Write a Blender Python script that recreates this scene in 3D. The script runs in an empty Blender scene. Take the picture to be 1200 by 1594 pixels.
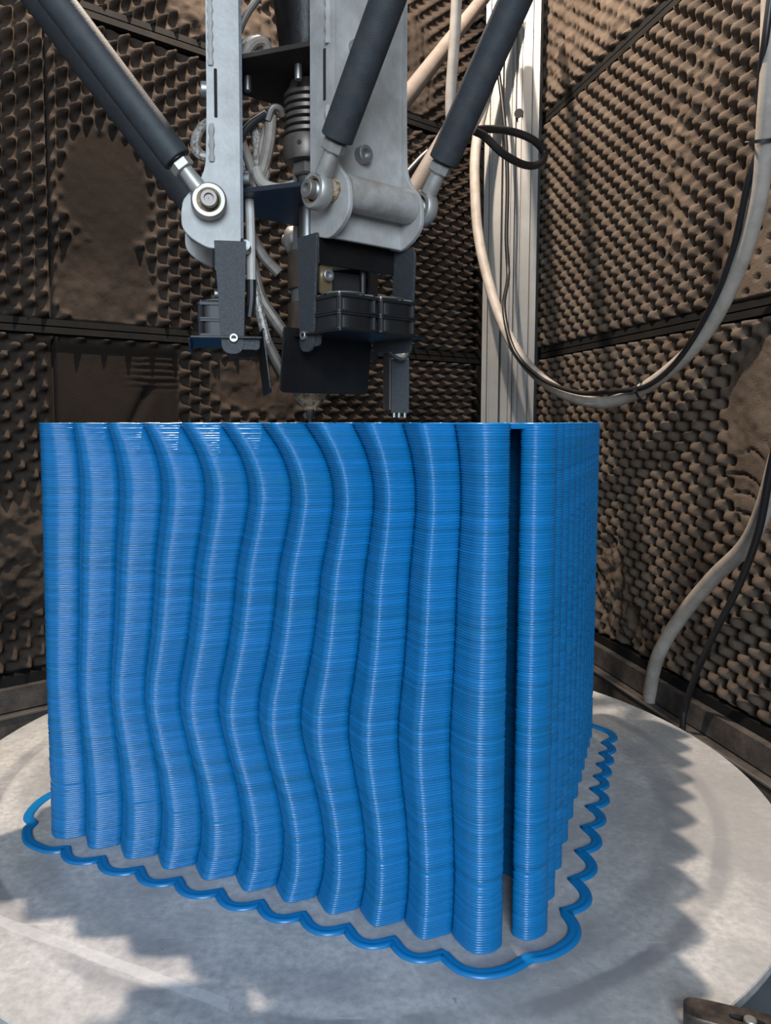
import bpy, math, random
import numpy as np
from mathutils import Vector, Matrix

random.seed(7)
rng = np.random.default_rng(11)
SC = bpy.context.scene
COL = SC.collection

# ------------------------------------------------------------------ camera
IMG_W, IMG_H = 1200.0, 1594.0
F_PX, PX, PY, HORIZON = 1210.0, 530.0, 752.0, 657.0
PITCH = math.atan((PY - HORIZON) / F_PX)
cam_d = bpy.data.cameras.new('camera')
cam = bpy.data.objects.new('camera', cam_d)
COL.objects.link(cam)
cam.location = (0, 0, 0.45)
cam.rotation_euler = (math.pi / 2 - PITCH, 0, 0)
cam_d.sensor_fit = 'VERTICAL'
cam_d.sensor_height = 24.0
cam_d.lens = 24.0 * F_PX / IMG_H
cam_d.shift_x = (IMG_W / 2 - PX) / IMG_H
cam_d.shift_y = -(IMG_H / 2 - PY) / IMG_H
cam_d.clip_start = 0.02
SC.camera = cam

# ------------------------------------------------------------------ light
w = bpy.data.worlds.new('daylight')
SC.world = w
w.use_nodes = True
bg = w.node_tree.nodes['Background']
bg.inputs[0].default_value = (0.76, 0.86, 1.0, 1)
bg.inputs[1].default_value = 0.24


def lamp(name, kind, loc, power, color, size, target=None, size_y=None):
    d = bpy.data.lights.new(name, kind)
    d.energy = power
    d.color = color
    if kind == 'AREA':
        d.shape = 'RECTANGLE'
        d.size = size
        d.size_y = size_y or size
    else:
        d.shadow_soft_size = size
    o = bpy.data.objects.new(name, d)
    COL.objects.link(o)
    o.location = loc
    if target is not None:
        o.rotation_euler = (Vector(target) - Vector(loc)).to_track_quat('-Z', 'Y').to_euler()
    return o


lamp('ceiling_lamp', 'POINT', (-0.06, 1.07, 1.76), 68, (1.0, 0.84, 0.69), 0.016)
lamp('corner_lamp', 'POINT', (0.20, 1.50, 1.64), 7, (1.0, 0.83, 0.68), 0.02)
lamp('doorway_daylight', 'AREA', (0.05, -1.6, 1.15), 30, (0.74, 0.87, 1.0), 0.9, (0, 0.8, 0.3), 1.2)

vs = SC.view_settings
vs.view_transform = 'Standard'
vs.look = 'None'
vs.gamma = 1.0
vs.exposure = 1.0
vs.use_curve_mapping = False


# ------------------------------------------------------------------ materials
def mat(name, color, rough=0.5, metal=0.0, var=None, vscale=8.0, bump=0.0, bscale=60.0,
        rough_var=0.0, spec=0.5, detail=4.0):
    m = bpy.data.materials.new(name)
    m.use_nodes = True
    nt = m.node_tree
    N, Lk = nt.nodes, nt.links
    b = N['Principled BSDF']
    b.inputs['Base Color'].default_value = (*color, 1)
    b.inputs['Roughness'].default_value = rough
    b.inputs['Metallic'].default_value = metal
    b.inputs['Specular IOR Level'].default_value = spec
    if var or bump or rough_var:
        tc = N.new('ShaderNodeTexCoord')
    if var:
        n = N.new('ShaderNodeTexNoise')
        n.inputs['Scale'].default_value = vscale
        n.inputs['Detail'].default_value = detail
        n.inputs['Roughness'].default_value = 0.62
        Lk.new(tc.outputs['Object'], n.inputs['Vector'])
        r = N.new('ShaderNodeValToRGB')
        r.color_ramp.elements[0].position = 0.38
        r.color_ramp.elements[1].position = 0.66
        r.color_ramp.elements[0].color = (*color, 1)
        r.color_ramp.elements[1].color = (*var, 1)
        Lk.new(n.outputs['Fac'], r.inputs['Fac'])
        Lk.new(r.outputs['Color'], b.inputs['Base Color'])
    if rough_var:
        n = N.new('ShaderNodeTexNoise')
        n.inputs['Scale'].default_value = vscale * 1.7
        Lk.new(tc.outputs['Object'], n.inputs['Vector'])
        mr = N.new('ShaderNodeMapRange')
        mr.inputs['To Min'].default_value = max(0.05, rough - rough_var)
        mr.inputs['To Max'].default_value = min(1, rough + rough_var)
        Lk.new(n.outputs['Fac'], mr.inputs['Value'])
        Lk.new(mr.outputs['Result'], b.inputs['Roughness'])
    if bump:
        n = N.new('ShaderNodeTexNoise')
        n.inputs['Scale'].default_value = bscale
        n.inputs['Detail'].default_value = 3.0
        Lk.new(tc.outputs['Object'], n.inputs['Vector'])
        bp = N.new('ShaderNodeBump')
        bp.inputs['Strength'].default_value = bump
        bp.inputs['Distance'].default_value = 0.002
        Lk.new(n.outputs['Fac'], bp.inputs['Height'])
        Lk.new(bp.outputs['Normal'], b.inputs['Normal'])
    return m


M = {}
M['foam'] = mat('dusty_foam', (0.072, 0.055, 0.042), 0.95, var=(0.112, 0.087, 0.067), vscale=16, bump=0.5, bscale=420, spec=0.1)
M['foam_left'] = mat('darker_foam', (0.027, 0.0215, 0.018), 0.95, var=(0.060, 0.046, 0.036), vscale=9, bump=0.4, bscale=380, spec=0.1)  # left wall foam, darker than the right
M['trim'] = mat('black_trim', (0.005, 0.005, 0.005), 0.8, var=(0.010, 0.009, 0.008), vscale=20, spec=0.2)
M['backing'] = mat('dark_backing', (0.010, 0.009, 0.009), 0.9)
M['board'] = mat('dusty_board', (0.030, 0.026, 0.023), 0.75, var=(0.085, 0.070, 0.058), vscale=26, bump=0.3, bscale=200, detail=8)
M['floor'] = mat('dark_floor', (0.03, 0.028, 0.026), 0.85, var=(0.06, 0.05, 0.045), vscale=6)
M['ceiling'] = mat('dark_ceiling', (0.05, 0.045, 0.04), 0.9)
M['alu'] = mat('anodised_aluminium', (0.205, 0.203, 0.193), 0.48, 0.2, var=(0.165, 0.163, 0.156), vscale=9)
M['paint'] = mat('grey_paint', (0.375, 0.368, 0.352), 0.42, 0.0, var=(0.27, 0.26, 0.242), vscale=34, bump=0.12, bscale=260, detail=7)
M['paint_dirty'] = mat('stained_grey_paint', (0.33, 0.315, 0.30), 0.45, 0.0, var=(0.22, 0.185, 0.155), vscale=45, bump=0.15, bscale=200, detail=7)
M['sleeve'] = mat('black_rod_sleeve', (0.020, 0.023, 0.027), 0.62, 0.0, var=(0.030, 0.034, 0.039), vscale=90, bump=0.12, bscale=900)
M['sleeve_beige'] = mat('beige_rod_sleeve', (0.13, 0.105, 0.087), 0.8, var=(0.10, 0.08, 0.065), vscale=30)  # paler beige sleeve for the two rear rods
M['steel'] = mat('zinc_steel', (0.38, 0.38, 0.37), 0.44, 0.9, rough_var=0.1, vscale=60)
M['steel_dull'] = mat('dull_steel', (0.26, 0.245, 0.225), 0.55, 0.8, var=(0.24, 0.21, 0.19), vscale=50)
M['brass'] = mat('yellowed_race', (0.40, 0.31, 0.17), 0.4, 0.85)
M['black'] = mat('black_paint', (0.005, 0.005, 0.0055), 0.40, var=(0.010, 0.009, 0.0085), vscale=22, bump=0.15, bscale=240, spec=0.3)
M['hammer'] = mat('hammered_grey', (0.030, 0.033, 0.038), 0.42, 0.0, bump=0.40, bscale=1300, var=(0.044, 0.047, 0.052), vscale=500)
M['bluesteel'] = mat('blued_sheet', (0.016, 0.019, 0.030), 0.38, 0.2, bump=0.1, bscale=200)
M['plastic'] = mat('black_plastic', (0.006, 0.006, 0.007), 0.5, var=(0.010, 0.010, 0.010), vscale=40)
M['heater'] = mat('brown_heater_band', (0.120, 0.090, 0.075), 0.40, 0.65, var=(0.18, 0.13, 0.10), vscale=45)
M['cap'] = mat('grey_cap', (0.21, 0.205, 0.20), 0.45, 0.5)
M['yellow'] = mat('yellow_tag', (0.55, 0.38, 0.03), 0.6)
M['crust'] = mat('burnt_plastic_crust', (0.42, 0.30, 0.19), 0.75, var=(0.05, 0.035, 0.025), vscale=160, bump=0.9, bscale=260)
M['tip'] = mat('dark_nozzle_steel', (0.07, 0.06, 0.05), 0.4, 0.8)
M['coupling'] = mat('brown_grey_coupling', (0.17, 0.145, 0.125), 0.42, 0.6, var=(0.12, 0.10, 0.085), vscale=60)
M['cable'] = mat('grey_cable_sheath', (0.36, 0.325, 0.285), 0.6, var=(0.27, 0.24, 0.205), vscale=40)
M['hose'] = mat('pale_hose', (0.50, 0.475, 0.44), 0.5, var=(0.42, 0.39, 0.35), vscale=50)
M['lead'] = mat('taupe_heater_lead', (0.20, 0.175, 0.15), 0.5, 0.3, var=(0.12, 0.10, 0.085), vscale=80)
M['rod_zinc'] = mat('galvanised_rod_end', (0.40, 0.39, 0.36), 0.45, 0.55, var=(0.30, 0.285, 0.255), vscale=90)
M['rubber'] = mat('black_rubber', (0.012, 0.012, 0.013), 0.4)
M['wire'] = mat('taupe_wire', (0.25, 0.215, 0.18), 0.6, var=(0.17, 0.14, 0.115), vscale=60)
M['braid'] = mat('braided_sleeve', (0.42, 0.38, 0.34), 0.5, 0.4, var=(0.10, 0.09, 0.08), vscale=420)
M['brownsheet'] = mat('brown_sheet', (0.11, 0.085, 0.07), 0.6)
M['brownplate'] = mat('sooty_brown_plate', (0.022, 0.018, 0.016), 0.7, var=(0.040, 0.031, 0.026), vscale=18, spec=0.25)
M['base'] = mat('grey_base_paint', (0.14, 0.15, 0.165), 0.5, var=(0.11, 0.115, 0.125), vscale=12)
M['clamp'] = mat('worn_black_oxide', (0.050, 0.042, 0.038), 0.38, 0.6, var=(0.13, 0.105, 0.09), vscale=60)


def wiped(m, dark):
    # where the dust has been rubbed off, the bare dark foam shows
    nt = m.node_tree
    b = nt.nodes['Principled BSDF']
    src = b.inputs['Base Color'].links[0].from_socket
    a = nt.nodes.new('ShaderNodeAttribute')
    a.attribute_name = 'dust'
    x = nt.nodes.new('ShaderNodeMix')
    x.data_type = 'RGBA'
    nt.links.new(a.outputs['Fac'], x.inputs['Factor'])
    x.inputs[6].default_value = (*dark, 1)
    nt.links.new(src, x.inputs[7])
    nt.links.new(x.outputs[2], b.inputs['Base Color'])


wiped(M['foam'], (0.02, 0.016, 0.013))
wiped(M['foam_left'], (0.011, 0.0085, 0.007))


def blue_mat():
    m = bpy.data.materials.new('blue_print_plastic')
    m.use_nodes = True
    nt = m.node_tree
    N, Lk = nt.nodes, nt.links
    b = N['Principled BSDF']
    b.inputs['Roughness'].default_value = 0.33
    b.inputs['Specular IOR Level'].default_value = 0.5
    g = N.new('ShaderNodeNewGeometry')
    mp = N.new('ShaderNodeMapping')
    mp.inputs['Scale'].default_value = (2.2, 2.2, 260)
    Lk.new(g.outputs['Position'], mp.inputs['Vector'])
    n = N.new('ShaderNodeTexNoise')
    n.inputs['Scale'].default_value = 1.0
    n.inputs['Detail'].default_value = 4
    Lk.new(mp.outputs['Vector'], n.inputs['Vector'])
    r = N.new('ShaderNodeValToRGB')
    e = r.color_ramp.elements
    e[0].position, e[0].color = 0.28, (0.003, 0.125, 0.30, 1)
    e[1].position, e[1].color = 0.74, (0.005, 0.178, 0.46, 1)
    x = e.new(0.5)
    x.color = (0.004, 0.152, 0.385, 1)
    Lk.new(n.outputs['Fac'], r.inputs['Fac'])
    # a few greener batches of pellet
    mp2 = N.new('ShaderNodeMapping')
    mp2.inputs['Scale'].default_value = (5, 5, 70)
    Lk.new(g.outputs['Position'], mp2.inputs['Vector'])
    n2 = N.new('ShaderNodeTexNoise')
    n2.inputs['Scale'].default_value = 1.0
    n2.inputs['Detail'].default_value = 3
    Lk.new(mp2.outputs['Vector'], n2.inputs['Vector'])
    mr = N.new('ShaderNodeMapRange')
    mr.inputs['From Min'].default_value = 0.62
    mr.inputs['From Max'].default_value = 0.80
    mr.inputs['To Max'].default_value = 0.55
    Lk.new(n2.outputs['Fac'], mr.inputs['Value'])
    mx = N.new('ShaderNodeMix')
    mx.data_type = 'RGBA'
    Lk.new(mr.outputs['Result'], mx.inputs['Factor'])
    Lk.new(r.outputs['Color'], mx.inputs[6])
    mx.inputs[7].default_value = (0.006, 0.135, 0.19, 1)
    Lk.new(mx.outputs[2], b.inputs['Base Color'])
    mr2 = N.new('ShaderNodeMapRange')
    mr2.inputs['To Min'].default_value = 0.18
    mr2.inputs['To Max'].default_value = 0.40
    Lk.new(n.outputs['Fac'], mr2.inputs['Value'])
    Lk.new(mr2.outputs['Result'], b.inputs['Roughness'])
    return m


def bed_mat():
    m = bpy.data.materials.new('worn_aluminium_bed')
    m.use_nodes = True
    nt = m.node_tree
    N, Lk = nt.nodes, nt.links
    b = N['Principled BSDF']
    tc = N.new('ShaderNodeTexCoord')

    def noise(scale, detail=4, src=None, rough=0.6):
        n = N.new('ShaderNodeTexNoise')
        n.inputs['Scale'].default_value = scale
        n.inputs['Detail'].default_value = detail
        n.inputs['Roughness'].default_value = rough
        Lk.new(src or tc.outputs['Object'], n.inputs['Vector'])
        return n.outputs['Fac']

    def ramp(fac, stops):
        r = N.new('ShaderNodeValToRGB')
        e = r.color_ramp.elements
        while len(e) < len(stops):
            e.new(0.5)
        for i, (p, c) in enumerate(stops):
            e[i].position = p
            e[i].color = (*c, 1) if len(c) == 3 else c
        Lk.new(fac, r.inputs['Fac'])
        return r.outputs['Color']

    def mix(fac, a, c, mode='MIX'):
        x = N.new('ShaderNodeMix')
        x.data_type = 'RGBA'
        x.blend_type = mode
        if isinstance(fac, float):
            x.inputs['Factor'].default_value = fac
        else:
            Lk.new(fac, x.inputs['Factor'])
        for s, i in ((a, 6), (c, 7)):
            if isinstance(s, tuple):
                x.inputs[i].default_value = (*s, 1)
            else:
                Lk.new(s, x.inputs[i])
        return x.outputs[2]

    def math_(op, a, c=None):
        x = N.new('ShaderNodeMath')
        x.operation = op
        for i, s in enumerate((a, c)):
            if s is None:
                continue
            if isinstance(s, (int, float)):
                x.inputs[i].default_value = s
            else:
                Lk.new(s, x.inputs[i])
        return x.outputs[0]

    base = ramp(noise(5.0, 6), [(0.3, (0.50, 0.50, 0.495)), (0.5, (0.62, 0.605, 0.58)), (0.72, (0.70, 0.665, 0.615))])
    fine = ramp(noise(140, 5), [(0.30, (0.66, 0.67, 0.69)), (0.66, (1.0, 1.0, 1.0))])
    colr = mix(1.0, base, fine, 'MULTIPLY')
    ln = N.new('ShaderNodeVectorMath')
    ln.operation = 'LENGTH'
    mpz = N.new('ShaderNodeMapping')
    mpz.inputs['Scale'].default_value = (1, 1, 0)
    Lk.new(tc.outputs['Object'], mpz.inputs['Vector'])
    Lk.new(mpz.outputs['Vector'], ln.inputs[0])
    rad = ln.outputs['Value']
    radn = math_('ADD', rad, math_('MULTIPLY', math_('SUBTRACT', noise(9, 3), 0.5), 0.016))
    # worn concentric tracks
    ring = ramp(radn, [(0.0, (0, 0, 0)), (0.372, (0, 0, 0)), (0.380, (0.6, 0.6, 0.6)), (0.405, (0.5, 0.5, 0.5)),
                       (0.412, (0, 0, 0)), (0.425, (0, 0, 0)), (0.430, (0.9, 0.9, 0.9)), (0.441, (0.8, 0.8, 0.8)), (0.448, (0, 0, 0))])
    patch = ramp(noise(7, 5), [(0.36, (0, 0, 0)), (0.58, (1, 1, 1))])
    rfac = N.new('ShaderNodeMath')
    rfac.operation = 'MULTIPLY'
    Lk.new(ring, rfac.inputs[0])
    Lk.new(patch, rfac.inputs[1])
    colr = mix(rfac.outputs[0], colr, (0.21, 0.21, 0.225))
    smear = ramp(noise(3.2, 7, None, 0.7), [(0.44, (0, 0, 0)), (0.60, (0.75, 0.75, 0.75))])
    colr = mix(smear, colr, (0.33, 0.325, 0.32))
    # brushed scratches, two directions
    for ang, sc_, thr, amt in ((0.62, 60, 0.72, 0.32), (2.1, 45, 0.715, 0.35), (1.25, 30, 0.72, 0.3)):
        mp = N.new('ShaderNodeMapping')
        mp.inputs['Rotation'].default_value = (0, 0, ang)
        mp.inputs['Scale'].default_value = (2.2, sc_, 1)
        Lk.new(tc.outputs['Object'], mp.inputs['Vector'])
        s = noise(4.0, 2, mp.outputs['Vector'])
        sf = ramp(s, [(thr, (0, 0, 0)), (thr + 0.03, (1, 1, 1))])
        q = N.new('ShaderNodeMath')
        q.operation = 'MULTIPLY'
        Lk.new(sf, q.inputs[0])
        q.inputs[1].default_value = amt
        colr = mix(q.outputs[0], colr, (0.74, 0.73, 0.71))
    # a straight tape mark and a dirty smear
    sx = N.new('ShaderNodeSeparateXYZ')
    Lk.new(tc.outputs['Object'], sx.inputs[0])
    # object origin at bed centre; tape runs (-.326,-.309) -> (-.098,-.414)
    d = math_('ADD', math_('MULTIPLY', sx.outputs['X'], 0.418), math_('MULTIPLY', sx.outputs['Y'], 0.908))
    dist = math_('ABSOLUTE', math_('ADD', math_('ADD', d, 0.4175), math_('MULTIPLY', math_('SUBTRACT', noise(60, 3), 0.5), 0.004)))
    tape = math_('MULTIPLY', math_('LESS_THAN', dist, 0.0058), math_('LESS_THAN', sx.outputs['X'], -0.10))
    colr = mix(math_('MULTIPLY', tape, 0.35), colr, (0.70, 0.70, 0.70))
    spots = ramp(noise(55, 2), [(0.76, (0, 0, 0)), (0.79, (1, 1, 1))])
    q = N.new('ShaderNodeMath')
    q.operation = 'MULTIPLY'
    Lk.new(spots, q.inputs[0])
    q.inputs[1].default_value = 0.55
    colr = mix(q.outputs[0], colr, (0.17, 0.17, 0.18))
    Lk.new(colr, b.inputs['Base Color'])
    b.inputs['Metallic'].default_value = 0.15
    mr = N.new('ShaderNodeMapRange')
    mr.inputs['To Min'].default_value = 0.38
    mr.inputs['To Max'].default_value = 0.62
    Lk.new(noise(11, 5), mr.inputs['Value'])
    Lk.new(mr.outputs['Result'], b.inputs['Roughness'])
    bp = N.new('ShaderNodeBump')
    bp.inputs['Strength'].default_value = 0.08
    bp.inputs['Distance'].default_value = 0.001
    Lk.new(noise(300, 3), bp.inputs['Height'])
    Lk.new(bp.outputs['Normal'], b.inputs['Normal'])
    return m


M['blue'] = blue_mat()
M['bed'] = bed_mat()


# ------------------------------------------------------------------ mesh helpers
def V(*a):
    return np.array(a, float)


Z = V(0, 0, 1)


def unit(v):
    v = np.asarray(v, float)
    return v / np.linalg.norm(v)


def tag(o, label=None, cat=None, group=None, kind=None):
    if label:
        o['label'] = label
    if cat:
        o['category'] = cat
    if group:
        o['group'] = group
    if kind:
        o['kind'] = kind
    return o


def thing(name, loc, label, cat, group=None):
    o = bpy.data.objects.new(name, None)
    o.empty_display_size = 0.05
    o.location = loc
    COL.objects.link(o)
    return tag(o, label, cat, group)


def root_loc(o):
    p = Vector((0, 0, 0))
    while o is not None:
        p = p + o.location
        o = o.parent
    return np.array(p)


def mesh_obj(name, verts, faces, m, parent=None, loc=None, angle=35, flat=False):
    verts = np.asarray(verts, float)
    base = root_loc(parent) if parent is not None else np.zeros(3)
    if loc is not None:
        base = np.asarray(loc, float)
    me = bpy.data.meshes.new(name)
    me.from_pydata((verts - base).tolist(), [], faces)
    me.materials.append(m)
    if not flat:
        me.shade_smooth()
        if angle is not None:
            me.set_sharp_from_angle(angle=math.radians(angle))
    o = bpy.data.objects.new(name, me)
    COL.objects.link(o)
    if parent is not None:
        o.parent = parent
    elif loc is not None:
        o.location = loc
    return o


def grid_obj(name, P, m, parent=None, loc=None, close_u=False):
    """P: (rows, cols, 3) array -> fast numpy quad grid."""
    nr, nc = P.shape[:2]
    base = root_loc(parent) if parent is not None else (np.asarray(loc, float) if loc is not None else np.zeros(3))
    v = (P.reshape(-1, 3) - base).astype(np.float32)
    i = np.arange(nr - 1)[:, None] * nc + np.arange(nc - 1)[None, :]
    q = np.stack([i, i + 1, i + nc + 1, i + nc], -1).reshape(-1, 4).astype(np.int32)
    me = bpy.data.meshes.new(name)
    me.vertices.add(len(v))
    me.vertices.foreach_set('co', v.ravel())
    me.loops.add(q.size)
    me.loops.foreach_set('vertex_index', q.ravel())
    me.polygons.add(len(q))
    me.polygons.foreach_set('loop_start', np.arange(0, q.size, 4, dtype=np.int32))
    me.update(calc_edges=True)
    me.materials.append(m)
    me.shade_smooth()
    o = bpy.data.objects.new(name, me)
    COL.objects.link(o)
    if parent is not None:
        o.parent = parent
    elif loc is not None:
        o.location = loc
    return o


class MB:
    def __init__(self):
        self.v, self.f = [], []

    def add(self, verts, faces):
        n = len(self.v)
        self.v += [tuple(p) for p in verts]
        self.f += [tuple(i + n for i in fc) for fc in faces]
        return self

    def rings(self, R, cap0=True, cap1=True):
        n = len(R[0])
        vs_ = [p for r in R for p in r]
        fs = []
        for k in range(len(R) - 1):
            for i in range(n):
                j = (i + 1) % n
                fs.append((k * n + i, k * n + j, (k + 1) * n + j, (k + 1) * n + i))
        if cap0:
            fs.append(tuple(range(n - 1, -1, -1)))
        if cap1:
            fs.append(tuple(range((len(R) - 1) * n, len(R) * n)))
        return self.add(vs_, fs)

    def prism(self, poly, h0, h1, fr, ch=0.0):
        o, ux, uy, uz = fr
        poly = np.asarray(poly, float)
        c = poly.mean(0)
        d = poly - c
        L = np.linalg.norm(d, axis=1, keepdims=True)
        ins = c + d * np.clip(1 - ch / np.maximum(L, 1e-6), 0.1, 1)

        def ring(pl, h):
            return [o + ux * x + uy * y + uz * h for x, y in pl]
        if ch > 0:
            R = [ring(ins, h0), ring(poly, h0 + ch), ring(poly, h1 - ch), ring(ins, h1)]
        else:
            R = [ring(poly, h0), ring(poly, h1)]
        return self.rings(R)

    def box(self, c, sx, sy, sz, ux=V(1, 0, 0), uy=V(0, 1, 0), uz=Z, ch=0.0):
        p = [(-sx / 2, -sy / 2), (sx / 2, -sy / 2), (sx / 2, sy / 2), (-sx / 2, sy / 2)]
        return self.prism(p, -sz / 2, sz / 2, (np.asarray(c, float), ux, uy, uz), ch)

    def tube(self, pts, r, n=14, cap=True):
        pts = [np.asarray(p, float) for p in pts]
        rr = r if hasattr(r, '__len__') else [r] * len(pts)
        T = []
        for i in range(len(pts)):
            a, b = pts[max(0, i - 1)], pts[min(len(pts) - 1, i + 1)]
            T.append(unit(b - a))
        x = np.cross(T[0], Z)
        if np.linalg.norm(x) < 1e-3:
            x = np.cross(T[0], V(1, 0, 0))
        x = unit(x)
        R = []
        for p, t, q in zip(pts, T, rr):
            x = unit(x - t * (x @ t))
            y = np.cross(t, x)
            R.append([p + q * (x * math.cos(2 * math.pi * k / n) + y * math.sin(2 * math.pi * k / n)) for k in range(n)])
        return self.rings(R, cap, cap)

    def lathe(self, prof, o, axis=Z, n=28, cap=True, phase=0.0):
        axis = unit(axis)
        x = np.cross(axis, V(0.13, 0.97, 0.21))
        x = unit(x)
        y = np.cross(axis, x)
        R = [[np.asarray(o) + axis * h + max(r, 1e-5) * (x * math.cos(2 * math.pi * k / n + phase) + y * math.sin(2 * math.pi * k / n + phase))
              for k in range(n)] for r, h in prof]
        return self.rings(R, cap, cap)

    def washer(self, outer, inner, h0, h1, fr):
        """plate with a hole; outer and inner have the same number of points"""
        o, ux, uy, uz = fr

        def ring(pl, h):
            return [o + ux * a + uy * b + uz * h for a, b in pl]
        R = [ring(inner, h0), ring(outer, h0), ring(outer, h1), ring(inner, h1), ring(inner, h0)]
        return self.rings(R, False, False)

    def build(self, name, m, parent=None, loc=None, angle=35):
        return mesh_obj(name, self.v, self.f, m, parent, loc, angle)


def rounded(pts, r, n=5):
    pts = [np.asarray(p, float) for p in pts]
    out = []
    N = len(pts)
    rr = r if hasattr(r, '__len__') else [r] * N
    for i in range(N):
        p, a, b = pts[i], pts[i - 1], pts[(i + 1) % N]
        q = rr[i]
        if q <= 0:
            out.append(p)
            continue
        da, db = unit(a - p), unit(b - p)
        s = min(q, np.linalg.norm(a - p) * .49, np.linalg.norm(b - p) * .49)
        A, B = p + da * s, p + db * s
        for k in range(n + 1):
            t = k / n
            out.append((1 - t) ** 2 * A + 2 * t * (1 - t) * p + t * t * B)
    return out


def spline(pts, k=8):
    P = [np.asarray(p, float) for p in pts]
    P = [2 * P[0] - P[1]] + P + [2 * P[-1] - P[-2]]
    out = []
    for i in range(1, len(P) - 2):
        for j in range(k):
            t = j / k
            a, b, c, d = P[i - 1], P[i], P[i + 1], P[i + 2]
            out.append(0.5 * ((2 * b) + (c - a) * t + (2 * a - 5 * b + 4 * c - d) * t * t + (3 * b - a - 3 * c + d) * t ** 3))
    out.append(P[-2])
    return out


def vnoise(x, y, seed=0):
    """smooth value noise on arrays"""
    r = np.random.default_rng(seed)
    T = r.random((64, 64))
    xi, yi = np.floor(x).astype(int), np.floor(y).astype(int)
    fx, fy = x - xi, y - yi
    fx, fy = fx * fx * (3 - 2 * fx), fy * fy * (3 - 2 * fy)
    a = T[xi % 64, yi % 64]
    b = T[(xi + 1) % 64, yi % 64]
    c = T[xi % 64, (yi + 1) % 64]
    d = T[(xi + 1) % 64, (yi + 1) % 64]
    return (a * (1 - fx) + b * fx) * (1 - fy) + (c * (1 - fx) + d * fx) * fy - 0.5


def fbm(x, y, seed=0, o=4):
    s, a = 0, 1.0
    for k in range(o):
        s = s + a * vnoise(x * 2 ** k, y * 2 ** k, seed + k)
        a *= 0.55
    return s


def sstep(a, b, x):
    t = np.clip((x - a) / (b - a), 0, 1)
    return t * t * (3 - 2 * t)


# ------------------------------------------------------------------ chamber shell
APEX = V(0.444, 2.107, 0)
LT, LN = V(-.777, -.629, 0), V(.629, -.777, 0)       # left wall: along, inward
RT, RN = V(.155, -.988, 0), V(-.988, -.155, 0)       # right wall
FLOOR_Z, TOP_Z = -0.38, 2.10
ROWS = [(0.022, 0.600), (0.626, 1.142), (1.168, 1.72)]


def wall_box(name, T, N):
    b = MB()
    c = APEX + T * 1.04 - N * 0.030 + Z * ((FLOOR_Z + TOP_Z) / 2)
    b.box(c, 2.20, 0.02, TOP_Z - FLOOR_Z, T, N, Z)
    return tag(b.build(name, M['backing'], loc=APEX + T * 1.04 + Z * FLOOR_Z), kind='structure')


wall_l = wall_box('wall_left', LT, LN)
wall_r = wall_box('wall_right', RT, RN)

tri = [(APEX + V(0.08, 0.16, 0))[:2], (APEX + LT * 2.35)[:2], (-0.9, -0.9), (1.3, -0.9), (APEX + RT * 2.3 + V(.1, 0, 0))[:2]]
b = MB().prism(tri, FLOOR_Z - 0.03, FLOOR_Z, (V(0, 0, 0), V(1, 0, 0), V(0, 1, 0), Z))
tag(b.build('floor', M['floor'], loc=(0, 1, FLOOR_Z)), kind='structure')
tri2 = [(APEX + V(0.08, 0.16, 0))[:2], (APEX + LT * 2.12)[:2], (APEX + RT * 2.1)[:2]]
b = MB().prism(tri2, TOP_Z, TOP_Z + 0.03, (V(0, 0, 0), V(1, 0, 0), V(0, 1, 0), Z))
tag(b.build('ceiling', M['ceiling'], loc=(0, 1, TOP_Z)), kind='structure')

PA, PB = 0.0227, 0.0170      # half pitches of the egg-crate lattice


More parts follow.
